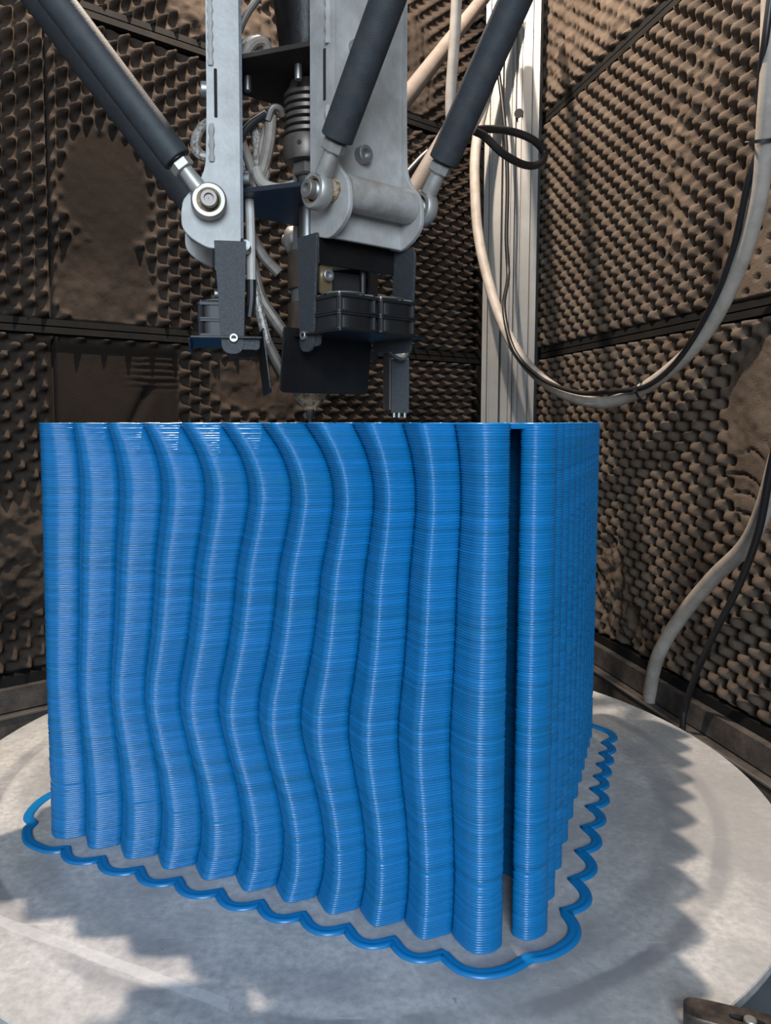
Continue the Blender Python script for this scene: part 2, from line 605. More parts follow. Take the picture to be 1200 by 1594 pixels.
def foam_panel(parent, T, N, s0, s1, z0, z1, m, side, step=0.0034, phase=(0.0, 0.0)):
    ns, nz = int((s1 - s0) / step) + 2, int((z1 - z0) / step) + 2
    s = np.linspace(s0, s1, ns)
    z = np.linspace(z0, z1, nz)
    S, Zz = np.meshgrid(s, z)
    wx = 0.0035 * fbm(S * 9, Zz * 9, 3, 2)
    wz = 0.0035 * fbm(S * 9 + 40, Zz * 9 + 11, 5, 2)
    c = np.cos(np.pi * (S + wx + phase[0]) / PA) * np.cos(np.pi * (Zz + wz + phase[1]) / PB)
    if side == 'R':
        h = 0.036 * (0.72 * sstep(-.92, .30, c) + 0.28 * (1 + c) / 2) - 0.023
    else:
        h = 0.034 * ((1 + c) / 2) ** 2.9 - 0.014
    rough = fbm(S * 70, Zz * 70, 21, 3)
    h = h + 0.0016 * rough
    dust = np.ones_like(S)
    jag = 0.045 * fbm(S * 14, Zz * 14, 8, 3)

    def blob(cs, cz, rs, rz, soft=0.25):
        d = np.sqrt(((S - cs) / rs) ** 2 + ((Zz - cz) / rz) ** 2) + jag * 4
        return 1 - sstep(1 - soft, 1 + soft, d)
    lump = 0.008 * fbm(S * 38, Zz * 38, 31, 4)
    crumb = 0.010 * fbm(S * 85, Zz * 85, 37, 3)
    if side == 'L':
        k = np.maximum(blob(1.10, 0.86, 0.088, 0.12), blob(1.105, 0.70, 0.10, 0.09))
        h = h * (1 - k) + k * (-0.012 + 0.45 * lump * sstep(.84, .66, Zz) + 0.0012 * rough)
        dust = 1 - .9 * k * sstep(.62, .80, Zz)
        box_ = sstep(1.222, 1.214, S) * sstep(0.958, 0.972, S) * sstep(0.40, 0.43, Zz) * sstep(0.60, 0.58, Zz)
        fold = 0.010 * np.exp(-((S - 1.03 - (Zz - .50) * -0.55) / 0.012) ** 2) * sstep(1.10, 1.05, S) * sstep(.53, .50, Zz)
        wr = 0.0022 * np.sin(Zz * 2 * np.pi / 0.012 + 2 * fbm(S * 20, Zz * 20, 9, 2)) * sstep(1.09, 1.03, S) * sstep(.5, .53, Zz)
        dust = np.minimum(dust, 1 - .85 * box_)
        h = h * (1 - box_) + box_ * (-0.009 + wr - fold)
        k = np.maximum(blob(0.80, 0.53, 0.10, 0.06), blob(0.73, 0.50, 0.05, 0.05))
        crk = 0.010 * np.abs(fbm(S * 22, Zz * 22, 55, 3))
        h = h * (1 - k) + k * (-0.006 - crk)
        k = np.maximum(blob(0.86, 1.23, 0.14, 0.05), blob(0.36, 1.27, 0.09, 0.13))
        h = h * (1 - k * .85) + k * (0.002 + lump)
        k = blob(1.26, 0.23, 0.09, 0.10)
        h = h * (1 - .8 * k) + k * (0.004 + 1.6 * lump)
    else:
        k = blob(0.78, 0.86, 0.055, 0.15, .4) * 0.85
        k = np.maximum(k, 0.8 * blob(0.85, 0.99, 0.06, 0.06, .4))
        h = h * (1 - .82 * k) + k * (0.0045 + crumb + .5 * lump)
        k = np.maximum(blob(1.02, 0.71, 0.115, 0.125), 0)
        pits = -0.006 * sstep(.55, .9, -c)
        h = h * (1 - k) + k * (0.007 + pits + 0.15 * lump)
        k = np.maximum(blob(1.01, 0.47, 0.085, 0.10), blob(1.01, 0.35, 0.06, .08))
        wr = -0.011 * np.clip(1 - np.abs(np.sin((Zz + 0.33 * S + 0.030 * fbm(S * 11, Zz * 11, 71, 3)) * np.pi / 0.030)) / 0.22, 0, 1) * sstep(-.25, .25, fbm(S * 13 + 5, Zz * 13, 77, 2))
        h = h * (1 - k) + k * (0.006 + wr + 0.45 * lump)
        k = np.maximum(blob(0.60, 0.13, 0.075, 0.10), blob(0.66, 0.07, 0.06, .05))
        h = h * (1 - .85 * k) + k * (0.0 + 2.0 * lump)
        k = np.maximum(blob(0.30, 1.33, 0.20, 0.13), blob(0.60, 1.24, 0.14, 0.06))
        h = h * (1 - .75 * k) + k * (0.004 + lump)
    P = APEX + S[..., None] * T + Zz[..., None] * Z + h[..., None] * N
    edge = np.zeros_like(S, bool)
    edge[0], edge[-1], edge[:, 0], edge[:, -1] = True, True, True, True
    P[edge] -= N * (h[edge] + 0.019)[:, None]
    if side == 'L':
        P, dust = P[:, ::-1], dust[:, ::-1]
    o = grid_obj('foam_panel', P, m, parent)
    at = o.data.attributes.new('dust', 'FLOAT', 'POINT')
    at.data.foreach_set('value', np.ascontiguousarray(dust, np.float32).ravel())
    return o


def strip(parent, T, N, s0, s1, zc, hgt, d, name='trim_strip', m='trim'):
    b = MB()
    c = APEX + T * (s0 + s1) / 2 + Z * zc + N * (d / 2 - 0.018)
    b.box(c, s1 - s0, d, hgt, T, N, Z, 0.001)
    return b.build(name, M[m], parent)


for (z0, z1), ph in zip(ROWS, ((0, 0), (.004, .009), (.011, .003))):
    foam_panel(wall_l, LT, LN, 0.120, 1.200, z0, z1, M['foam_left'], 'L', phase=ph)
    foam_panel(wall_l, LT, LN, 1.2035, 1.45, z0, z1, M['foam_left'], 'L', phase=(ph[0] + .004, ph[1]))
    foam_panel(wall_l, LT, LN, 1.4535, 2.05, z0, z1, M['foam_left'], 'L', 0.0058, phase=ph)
    foam_panel(wall_r, RT, RN, 0.100, 1.16, z0, z1, M['foam'], 'R', phase=ph)
    foam_panel(wall_r, RT, RN, 1.1635, 1.62, z0, z1, M['foam'], 'R', 0.0058, phase=ph)
for wl, T, N, s1 in ((wall_l, LT, LN, 2.07), (wall_r, RT, RN, 1.64)):
    for zc in (0.6065, 0.6195, 1.1485, 1.1615):
        strip(wl, T, N, 0.10, s1, zc, 0.0108, 0.022)
    strip(wl, T, N, 0.10, s1, 0.012, 0.016, 0.026)
strip(wall_l, LT, LN, 0.102, 0.119, 0.86, 1.74, 0.020)

for side, T, N, s1 in (('left', LT, LN, 2.05), ('right', RT, RN, 1.62)):
    b = MB()
    b.box(APEX + T * (0.1 + s1) / 2 + N * 0.002 + Z * -0.016, s1 - .1, 0.040, 0.038, T, N, Z, 0.0015)
    bb = tag(b.build('baseboard_' + side, M['board'], loc=APEX + T * .9 + Z * -.02), kind='structure')
    b = MB()
    b.box(APEX + T * (0.1 + s1) / 2 + N * 0.012 + Z * (-0.038 - .171), s1 - .1, 0.060, 0.342, T, N, Z, 0.0015)
    b.build('lower_board', M['board'], bb)
    b = MB()
    b.box(APEX + T * (0.1 + s1) / 2 + N * 0.043 + Z * -.0365, s1 - .1, 0.004, 0.003, T, N, Z)
    b.build('ledge_strip', M['steel_dull'], bb)

# ------------------------------------------------------------------ corner column (aluminium profile)
CD = V(.358, .934, 0)
CW = V(.934, -.358, 0)
CC = V(0.3945, 1.852, 0)
hw = 0.0615
depth = 0.09
fronts = [(0.09, 0.15, .006), (.325, .375, .016), (.50, .535, .004), (.57, .62, .010), (.68, .715, .004), (.865, .90, .006)]
poly = [(-hw, depth), (-hw, 0)]
for a, c_, dp in fronts:
    xa, xb = -hw + 2 * hw * a, -hw + 2 * hw * c_
    q = (xb - xa) * .22
    poly += [(xa, 0), (xa + q, dp), (xb - q, dp), (xb, 0)]
poly += [(hw, 0), (hw, depth)]
col = thing('profile_column', (CC[0], CC[1], FLOOR_Z), 'upright slotted aluminium profile column in the chamber corner', 'column')
MB().prism(poly, FLOOR_Z, TOP_Z, (CC, CW, CD, Z)).build('profile', M['alu'], col, angle=20)
hole_c = CC + CW * 0.016 + Z * 1.157
MB().lathe([(.0105, -.004), (.0105, .0006)], hole_c, -CD, 18).build('hole_disc', M['backing'], col, angle=20)  # solid black disc stands in for the shaded inside of a hole

# ------------------------------------------------------------------ round bed
BC = V(0.0135, 0.982, 0)
BR = 0.505
bed = thing('print_bed', (BC[0], BC[1], -0.0095), 'large round scratched aluminium print bed under the blue print', 'print bed')
MB().lathe([(BR - .001, -0.009), (BR, -0.008), (BR, -0.001), (BR - .001, 0)], BC, Z, 160).build('plate', M['bed'], bed)
MB().lathe([(.36, -0.05), (.36, -0.0092)], BC, Z, 96).build('hub', M['base'], bed)
base = MB().lathe([(BR + .022, FLOOR_Z + .001), (BR + .022, -0.056), (BR + .016, -0.050)], BC, Z, 128)
tag(base.build('bed_pedestal', M['base'], loc=(BC[0], BC[1], FLOOR_Z)), 'grey round pedestal below the rim of the aluminium bed', 'pedestal')

# ------------------------------------------------------------------ blue ribbed print
T1 = V(.918, -.397, 0)
T2 = V(.397, .918, 0)


def st(s, t):
    return T1 * s + T2 * t


H = 0.4492
NL = 200
LH = H / NL
wz = np.array([0, .027, .060, .093, .132, .164, .189, .215, .241, .275, .314, .354, .381, .397, .425, .4492])
ww = np.array([-.0006, .0062, .0073, .0021, -.0089, -.0163, -.0155, -.0098, -.0045, .0006, .0050, .0134, .0172, .0157, .0050, -.0118])


def wave(z):
    i = np.clip(np.searchsorted(wz, z) - 1, 0, len(wz) - 2)
    m_ = np.gradient(ww, wz)
    h_ = wz[i + 1] - wz[i]
    t = (z - wz[i]) / h_
    return ((2 * t ** 3 - 3 * t ** 2 + 1) * ww[i] + (t ** 3 - 2 * t ** 2 + t) * h_ * m_[i]
            + (-2 * t ** 3 + 3 * t ** 2) * ww[i + 1] + (t ** 3 - t ** 2) * h_ * m_[i + 1])


# layer rings: height and bead bulge
zs, bd, lay = [], [], []
jit = rng.normal(0, 0.00013, NL)
for k in rng.integers(0, NL, 16):
    jit[k] += rng.choice([-1, 1]) * 0.00045
for k in range(NL):
    for ph, o_ in ((0.0, -0.00125), (0.22, -0.00018), (0.5, 0.0), (0.78, -0.00018)):
        zs.append((k + ph) * LH)
        bd.append(o_ + (jit[k] if ph else 0))
        lay.append(k)
zs.append(H)
bd.append(-0.0007)
zs, bd = np.array(zs), np.array(bd)
WZ = wave(zs)

g_s = [-.6210, -.5784, -.5315, -.4832, -.4367, -.3893, -.3444, -.3004, -.2565, -.2131, -.1691, -.122]
amp_pts = (g_s, [0, .23, .46, .73, .98, 1.07, 1.08, 1.0, .72, .44, .21, 0])


def amp(s):
    return np.interp(s, *amp_pts)


def lobe(a, b, n, p, D, over=1.0):
    x = np.linspace(-over, over, n)
    return (a + b) / 2 + (b - a) / 2 * x, D * (1 - np.abs(x) ** p)


def crease_lobe(a, b, n, D, e=0.26):
    # straight flanks meeting in a rounded ridge, both ends tucked into a deep crease
    x = np.linspace(-.95, .95, n)
    d_ = D * (1 - (np.sqrt(x * x + e * e) - e) / (math.sqrt(1 + e * e) - e))
    x = np.concatenate([[-1.00, -.985], x, [.985, 1.00]])
    d_ = np.concatenate([[-.0085, -.0030], d_, [-.0030, -.0085]])
    return (a + b) / 2 + (b - a) / 2 * x, d_


paths = []       # list of (array (n,2) in s,t , wavy?, inward?)
# front ribs 1..11
for k in range(11):
    a, b_ = g_s[k], g_s[k + 1]
    if k == 0:
        p = spline([V(-.603, .664), V(-.613, .652), V(-.6195, .640), V(-.6185, .6295), V(-.610, .6225), V(-.598, .6215), V(-.589, .627), V(-.5805, .6345), V(-.5785, .639), V(-.577, .645)], 3)
        pts = np.array(p)
    elif k == 10:
        p = spline([V(-.1702, .645), V(-.1690, .639), V(-.1672, .6345), V(-.160, .6275), V(-.151, .6212), V(-.1430, .6193), V(-.1345, .6235), V(-.1285, .630), V(-.1252, .640), V(-.1310, .650), V(-.150, .665), V(-.178, .687), V(-.210, .7125), V(-.2150, .7215)], 3)
        pts = np.array(p)
    else:
        s_, d_ = crease_lobe(a, b_, 19, .0185)
        pts = np.stack([s_, .6375 - d_], 1)
    paths.append((pts, True))
# right ribs
g_t = [.7025, .756, .8095, .8635, .917, .968, 1.0055, 1.043, 1.0805, 1.118, 1.1500]
p = spline([V(-.2150, .7205), V(-.207, .738), V(-.185, .747), V(-.150, .748), V(-.127, .735), V(-.1210, .700), V(-.1200, .672), V(-.1205, .6580), V(-.1135, .6540), V(-.1055, .6545), V(-.0970, .6625), V(-.0922, .675), V(-.0985, .690), V(-.111, .7025), V(-.1135, .7045)], 3)  # opening points wrap an added cavity shaped to keep the slit dark
paths.append((np.array(p), False))
for k in range(10):
    s_, d_ = crease_lobe(g_t[k], g_t[k + 1], 15, .0175 if k < 5 else .0130)
    so = -.0925 - .0125 * ((g_t[k] + g_t[k + 1]) / 2 - .65)
    pts = np.stack([so - (.0175 if k < 5 else .0130) + d_, s_], 1)
    paths.append((pts, False))
# back ribs (seen only across the top and through the slit)
bs = np.linspace(-.113, -.603, 11)
for k in range(10):
    x, d_ = lobe(bs[k], bs[k + 1], 11, 1.62, .0168, 1.09)
    paths.append((np.stack([x, 1.150 + d_], 1), False))
lt_ = np.linspace(1.150, .664, 11)
for k in range(10):
    x, d_ = lobe(lt_[k], lt_[k + 1], 11, 1.62, .0165, 1.09)
    paths.append((np.stack([-.603 - d_, x], 1), False))

light_cap = MB().prism([tuple((T1 * p + T2 * q)[:2]) for p, q in ((-.1255, .643), (-.1135, .656), (-.1140, .700), (-.121, .738), (-.150, .752), (-.185, .751), (-.2100, .742), (-.2130, .7300), (-.1925, .7115), (-.1980, .703))],
                    .4445, .4485, (V(0, 0, 0), V(1, 0, 0), V(0, 1, 0), Z))  # added cap that blocks lamp light from most of the slit cavity
prt = thing('blue_print', tuple(st(-.35, .89)), 'tall blue 3D printed box with wavy vertical ribs on the round bed', 'print')
for pts, wavy in paths:
    d = np.gradient(pts, axis=0)
    d /= np.linalg.norm(d, axis=1, keepdims=True)
    nrm = np.stack([d[:, 1], -d[:, 0]], 1)      # outward for this winding
    A = amp(pts[:, 0]) if wavy else np.zeros(len(pts))
    fine = 0.00012 * rng.normal(size=(len(zs), len(pts)))
    off = bd[:, None] + fine
    s = pts[None, :, 0] + A[None, :] * WZ[:, None] + nrm[None, :, 0] * off
    t = np.broadcast_to(pts[None, :, 1], s.shape) + nrm[None, :, 1] * off
    zz = np.broadcast_to(zs[:, None], s.shape)
    P = T1 * s[..., None] + T2 * t[..., None] + Z * zz[..., None]
    # inner skin of the one-bead wall, joined over the top
    rows = [P]
    for zi in np.linspace(H, 0, 46):
        wi = wave(np.array([zi]))[0]
        si = pts[:, 0] + A * wi - nrm[:, 0] * .0055
        ti = pts[:, 1] - nrm[:, 1] * .0055
        rows.append((T1 * si[:, None] + T2 * ti[:, None] + Z * zi)[None])
    P = np.concatenate(rows, 0)
    grid_obj('rib', P, M['blue'], prt)
light_cap.build('light_cap', M['blue'], prt)

# ------------------------------------------------------------------ printed skirt line on the bed
path = []
x0 = [-.5790, -.5310, -.4830, -.4365, -.3890, -.3440, -.3000, -.2560, -.2130, -.1690]
path += spline([V(-.655, 1.16), V(-.676, 1.10), V(-.668, 1.05)], 4)
tt = [1.05, .99, .93, .87, .81, .75]
for a, c_ in zip(tt[:-1], tt[1:]):
    x, d_ = lobe(a, c_, 9, 2.0, .012)
    path += [V(-.666 - q, y) for y, q in zip(x, d_)]
path += spline([V(-.666, .75), V(-.679, .715), V(-.681, .678), V(-.668, .645), V(-.650, .634)], 4)
path += spline([V(-.650, .634), V(-.645, .620), V(-.624, .603), V(-.600, .5985), V(-.588, .601), V(-.579, .6085)], 4)
for a, c_ in zip(x0[:-1], x0[1:]):
    x, d_ = lobe(a, c_, 13, 2.0, .0145)
    path += [V(q, .6085 - y) for q, y in zip(x, d_)]
path += spline([V(-.169, .6085), V(-.158, .600), V(-.1458, .5955), V(-.1304, .5985), V(-.114, .6115), V(-.1013, .6315)], 5)
path += spline([V(-.1013, .6315), V(-.0846, .645), V(-.0715, .668), V(-.0705, .688), V(-.0815, .7085)], 5)
ct = [.7085, .763, .8176, .870, .921, .969, 1.006, 1.044, 1.081, 1.119]
for a, c_ in zip(ct[:-1], ct[1:]):
    x, d_ = lobe(a, c_, 13, 2.0, .0150 if c_ - a > .045 else .0105)
    sc_ = -.0805 if c_ - a > .045 else -.0795
    path += [V(sc_ + q, y) for y, q in zip(x, d_)]
path += spline([V(-.080, 1.119), V(-.070, 1.142), V(-.078, 1.163), V(-.100, 1.176)], 5)
bs2 = np.linspace(-.10, -.655, 12)
for a, c_ in zip(bs2[:-1], bs2[1:]):
    x, d_ = lobe(a, c_, 9, 2.0, .012)
    path += [V(q, 1.176 + y) for q, y in zip(x, d_)]
pp = [path[0]]
for q in path[1:]:
    if np.linalg.norm(q - pp[-1]) > 0.0012:
        pp.append(q)
pp = np.array(pp)
d = np.roll(pp, -1, 0) - np.roll(pp, 1, 0)
d /= np.linalg.norm(d, axis=1, keepdims=True)
nr = np.stack([d[:, 1], -d[:, 0]], 1)
sec = [(-.0058, 0.0001), (-.0054, .0018), (-.0032, .0030), (-.0006, .0019), (.0006, .0019), (.0032, .0030), (.0054, .0018), (.0058, 0.0001)]
rows = []
for o_, h_ in sec:
    q = pp + nr * o_
    q = np.concatenate([q, q[:1]])
    rows.append(T1 * q[:, :1] + T2 * q[:, 1:2] + Z * h_)
sk = grid_obj('print_skirt', np.array(rows)[::-1], M['blue'], loc=tuple(st(-.35, .89)))
tag(sk, 'thin scalloped blue plastic line on the bed around the ribbed print', 'skirt')

# ------------------------------------------------------------------ print head
E0 = V(-0.030, 0.700, 0)


class Arm:
    def __init__(s, deg):
        a = math.radians(deg)
        s.r = V(math.cos(a), math.sin(a), 0)
        s.t = V(-math.sin(a), math.cos(a), 0)

    def p(s, rho, a, z):
        return E0 + s.r * rho + s.t * a + Z * z

    def side(s, a):       # plane (rho, z), thickness along t
        return (E0 + s.t * a, s.r, Z, s.t)

    def face(s, rho):     # plane (a, z), thickness along r
        return (E0 + s.r * rho, s.t, Z, s.r)

    def flat(s, z):
        return (E0 + Z * z, s.r, s.t, Z)


AR, AL, AB = Arm(-51), Arm(189), Arm(69)
head = thing('delta_extruder', (E0[0], E0[1], 0.452), 'grey and black delta extruder head with nozzle over the blue print', 'print head')
ARM_TOP = 0.98


def socket_screw(mb, c, ax, r, h):
    ax = unit(ax)
    mb.lathe([(r * .2, 0), (r, 0), (r, h * .88), (r * .9, h), (r * .56, h), (r * .50, h * .55), (r * .05, h * .55)], c, ax, 20, cap=False)


def arm_channel(A, vis=True):
    # web
    MBb = MB()
    web = MBb.prism([(-.0375, .592), (.0375, .592), (.0375, ARM_TOP), (-.0375, ARM_TOP)], -.004, 0, A.face(.083), .0006)
    ch = web.build('arm_channel', M['paint'], head)
    ear = rounded([(.0585, .597), (.083, .5905), (.098, .598), (.1065, .607), (.1065, .628), (.0865, .650), (.0850, .70), (.0850, ARM_TOP), (.0590, ARM_TOP)],
                  [.003, .006, .008, .010, .012, .014, .02, 0, 0], 5)
    for sg in (-1, 1):
        MB().prism(ear, -.0022, .0022, A.side(sg * .0375), .0006).build('flange', M['paint'], ch)
    # weld seams along the flange edge
    if vis:
        for sg in (-1, 1):
            for z0, z1 in ((.735, .79), (.66, .69)):
                n = int((z1 - z0) / .003)
                pts = [A.p(.0815, sg * .0398, z0 + (z1 - z0) * i / n) for i in range(n + 1)]
                rr = [.0022 + .0006 * math.sin(i * 1.9) for i in range(n + 1)]
                MB().tube(pts, rr, 8).build('weld_bead', M['paint'], ch)
            MB().prism(rounded([(.0765, .695), (.0790, .695), (.0790, .733), (.0765, .733)], .001), -.0004, .0004, A.side(sg * .0400)).build('slot', M['backing'], ch)
    br = MB().tube([A.p(.0925, -.0345, .6245), A.p(.0925, .0345, .6245)], .0135, 24)
    br.build('cross_tube', M['paint_dirty'], ch)
    pin = MB().lathe([(.0085, -.0525), (.0085, .0525)], A.p(.0885, 0, .6255), A.t, 16)
    pin.build('pivot_pin', M['crust'], ch)
    if vis:
        for rho_a, zz in ((-.008, .659), (-.014, .738)):
            sb = MB()
            socket_screw(sb, A.p(.083, rho_a, zz), A.r, .0068, .0075)
            sb.build('socket_screw', M['steel'], ch)
    return ch


for A, vis in ((AR, True), (AL, True), (AB, False)):
    arm_channel(A, vis)

# black liner plates on the inner side of the left arm
MB().prism([(.0565, .60), (.0590, .60), (.0590, ARM_TOP), (.0565, ARM_TOP)], -.034, .0395, AL.side(0), .0004).build('liner_plate', M['bluesteel'], head)

# horizontal plates between the arms
hexa = []
for A in (AL, AR, AB):
    hexa += [tuple((A.r * .0575 - A.t * .034)[:2]), tuple((A.r * .0575 + A.t * .034)[:2])]
order = sorted(hexa, key=lambda q: math.atan2(q[1], q[0]))
upper = MB().prism(order, -.002, .002, (E0 + Z * .7465, V(1, 0, 0), V(0, 1, 0), Z), .0003).build('upper_plate', M['brownplate'], head)
lower = MB().prism(order, -.002, .002, (E0 + Z * .640, V(1, 0, 0), V(0, 1, 0), Z), .0003).build('lower_plate', M['bluesteel'], head)
for x, y in ((-.0795, .690), (-.0350, .668)):
    MB().lathe([(.0032, 0), (.0032, -.012), (.0026, -.0125)], V(x, y, .7448), Z, 12).build('plate_screw', M['steel'], upper)
# motor / feed throat above the plate
AX = V(-0.029, 0.700, 0)
MB().lathe([(.0225, .7487), (.0235, .752), (.0235, .757), (.0230, .758), (.0245, .775), (.0300, .82), (.034, .86), (.034, .96), (.025, .97)], AX, Z, 36).build('feed_throat', M['black'], head)

# beam coupling with ring grooves
prof = [(.012, .7435), (.0150, .7430), (.0165, .737)]
z = .733
for k in range(6):
    prof += [(.0198, z), (.0203, z - .0006), (.0203, z - .0036), (.0196, z - .0041), (.0135, z - .0043), (.0135, z - .0061)]
    z -= .0062
prof += [(.0207, z), (.0212, z - .001), (.0212, z - .0160), (.0195, z - .0202), (.014, z - .0206)]
cp = MB().lathe(prof, AX, Z, 40).build('beam_coupling', M['coupling'], head)
zc = z - .0206
MB().lathe([(.0020, 0), (.0020, .0006)], AX + V(-.006, -.0206, z - .009), V(-.28, -.96, 0), 12).build('set_screw', M['rubber'], cp)
MB().lathe([(.0115, zc), (.0128, zc - .0015), (.0128, zc - .0095), (.0115, zc - .011)], AX, Z, 6, phase=.5).build('hex_nut', M['steel_dull'], cp)
sp = []
zz = zc - .011
for k in range(7):
    sp += [(.0077, zz), (.0083, zz - .0008), (.0077, zz - .0016)]
    zz -= .0016
sp += [(.0075, zz), (.0075, .607)]
MB().lathe(sp, AX, Z, 24).build('drive_shaft', M['steel'], cp)

# heated barrel
AXH = V(-0.0272, 0.700, 0)
hb = MB().lathe([(.0150, .608), (.0166, .6065), (.0168, .5995), (.0155, .599)], AXH, Z, 36).build('heated_barrel', M['cap'], head)
MB().lathe([(.0190, .5988), (.0196, .598), (.0196, .5672), (.0190, .5665)], AXH, Z, 36).build('heater_band', M['heater'], hb)
MB().lathe([(.0165, .5664), (.0165, .5545)], AXH, Z, 32).build('sleeve', M['cap'], hb)
MB().lathe([(.0190, .5543), (.0196, .5535), (.0196, .520), (.0190, .5193)], AXH, Z, 36).build('heater_band', M['heater'], hb)
MB().lathe([(.0175, .519), (.0175, .486), (.0165, .485)], AXH, Z, 32).build('lower_barrel', M['black'], hb)
MB().box(AXH + V(-.0060, -.0166, .5598), .006, .002, .006, unit(V(.94, -.34, 0)), unit(V(.34, .94, 0)), Z).build('tag', M['yellow'], hb)
# nozzle with burnt crust
cr = MB()
n = 26
prof = [(.0185, .4855), (.0182, .480), (.0150, .4755), (.0118, .4705), (.0090, .4660), (.0058, .4625), (.0042, .460)]
R = []
for j, (rad, h_) in enumerate(prof):
    R.append([AXH + V(math.cos(2 * math.pi * k / n), math.sin(2 * math.pi * k / n), 0) * rad * (1 + .10 * math.sin(k * 2.3 + j * 1.7) + .06 * math.sin(k * 5.1 + j))
              + Z * (h_ + .0006 * math.sin(k * 3.1 + j * 2)) for k in range(n)])
cr.rings(R)
nz = cr.build('nozzle', M['crust'], head, angle=50)
MB().lathe([(.0050, .4625), (.0046, .4575), (.0026, .4535), (.0016, .4498)], AXH, Z, 18).build('nozzle_tip', M['tip'], nz)


# fan brackets, one per arm
def fan(A, ac, rc, ztop, parent):
    """40 mm double-frame axial fan lying flat; centre at (rho rc, a ac)"""
    s = .0203
    half = rounded([(-s, -s), (s, -s), (s, s), (-s, s)], .0035, 4)
    b = MB()
    zt = ztop
    o = A.p(rc, ac, 0)

    def fr(zz):
        return (o + Z * zz, A.r, A.t, Z)
    nb = len(half)
    cir = [(.0182 * math.cos(2 * math.pi * k / nb + math.pi * 1.25), .0182 * math.sin(2 * math.pi * k / nb + math.pi * 1.25)) for k in range(nb)]
    for z0, z1 in ((-.0280, -.0256), (-.0156, -.0142), (-.0138, -.0124), (-.0024, 0)):
        b.washer(half, cir, zt + z0, zt + z1, fr(0))
    f_ = b.build('fan', M['plastic'], parent)
    c = MB()
    sq = rounded([(-s, -s), (s, -s), (s, s), (-s, s)], .0115, 4)
    oc = [(x * .93, y * .93) for x, y in sq]
    c.washer(oc, cir, zt - .028, zt, fr(0))
    c.build('shroud', M['plastic'], f_)
    l = MB()
    for sx in (-1, 1):
        for sy in (-1, 1):
            for z0, z1 in ((-.0256, -.0156), (-.0124, -.0024)):
                l.prism([(sx * .0172 + .0024 * math.cos(k * .785), sy * .0172 + .0024 * math.sin(k * .785)) for k in range(8)], zt + z0, zt + z1, fr(0))
    tag(l.build('lug', M['plastic'], f_), kind='stuff')
    r = MB()
    for k in range(7):
        a0 = k * 2 * math.pi / 7
        q = []
        for rr_, aa in ((.007, 0), (.0168, .10), (.0168, .62), (.007, .70)):
            q.append((rr_ * math.cos(a0 + aa), rr_ * math.sin(a0 + aa)))
        r.prism(q, zt - .012, zt - .010, fr(0))
    r.lathe([(.0085, zt - .022), (.0085, zt - .004), (.0075, zt - .003)], o, Z, 18)
    r.build('rotor', M['plastic'], f_)
    g = MB()
    for rr_ in (.0170, .0122, .0072):
        g.tube([o + Z * (zt + .0022) + A.r * rr_ * math.cos(2 * math.pi * k / 28) + A.t * rr_ * math.sin(2 * math.pi * k / 28) for k in range(29)], .00075, 6)
    for sx, sy in ((1, 1), (1, -1), (-1, 1), (-1, -1)):
        g.tube([o + Z * (zt + .0018) + (A.r * sx + A.t * sy) * q for q in (.002, .0095, .0130)] +
               [o + Z * (zt + .0010) + (A.r * sx + A.t * sy) * .0172], .00075, 6)
    g.build('wire_guard', M['steel'], f_)
    return f_


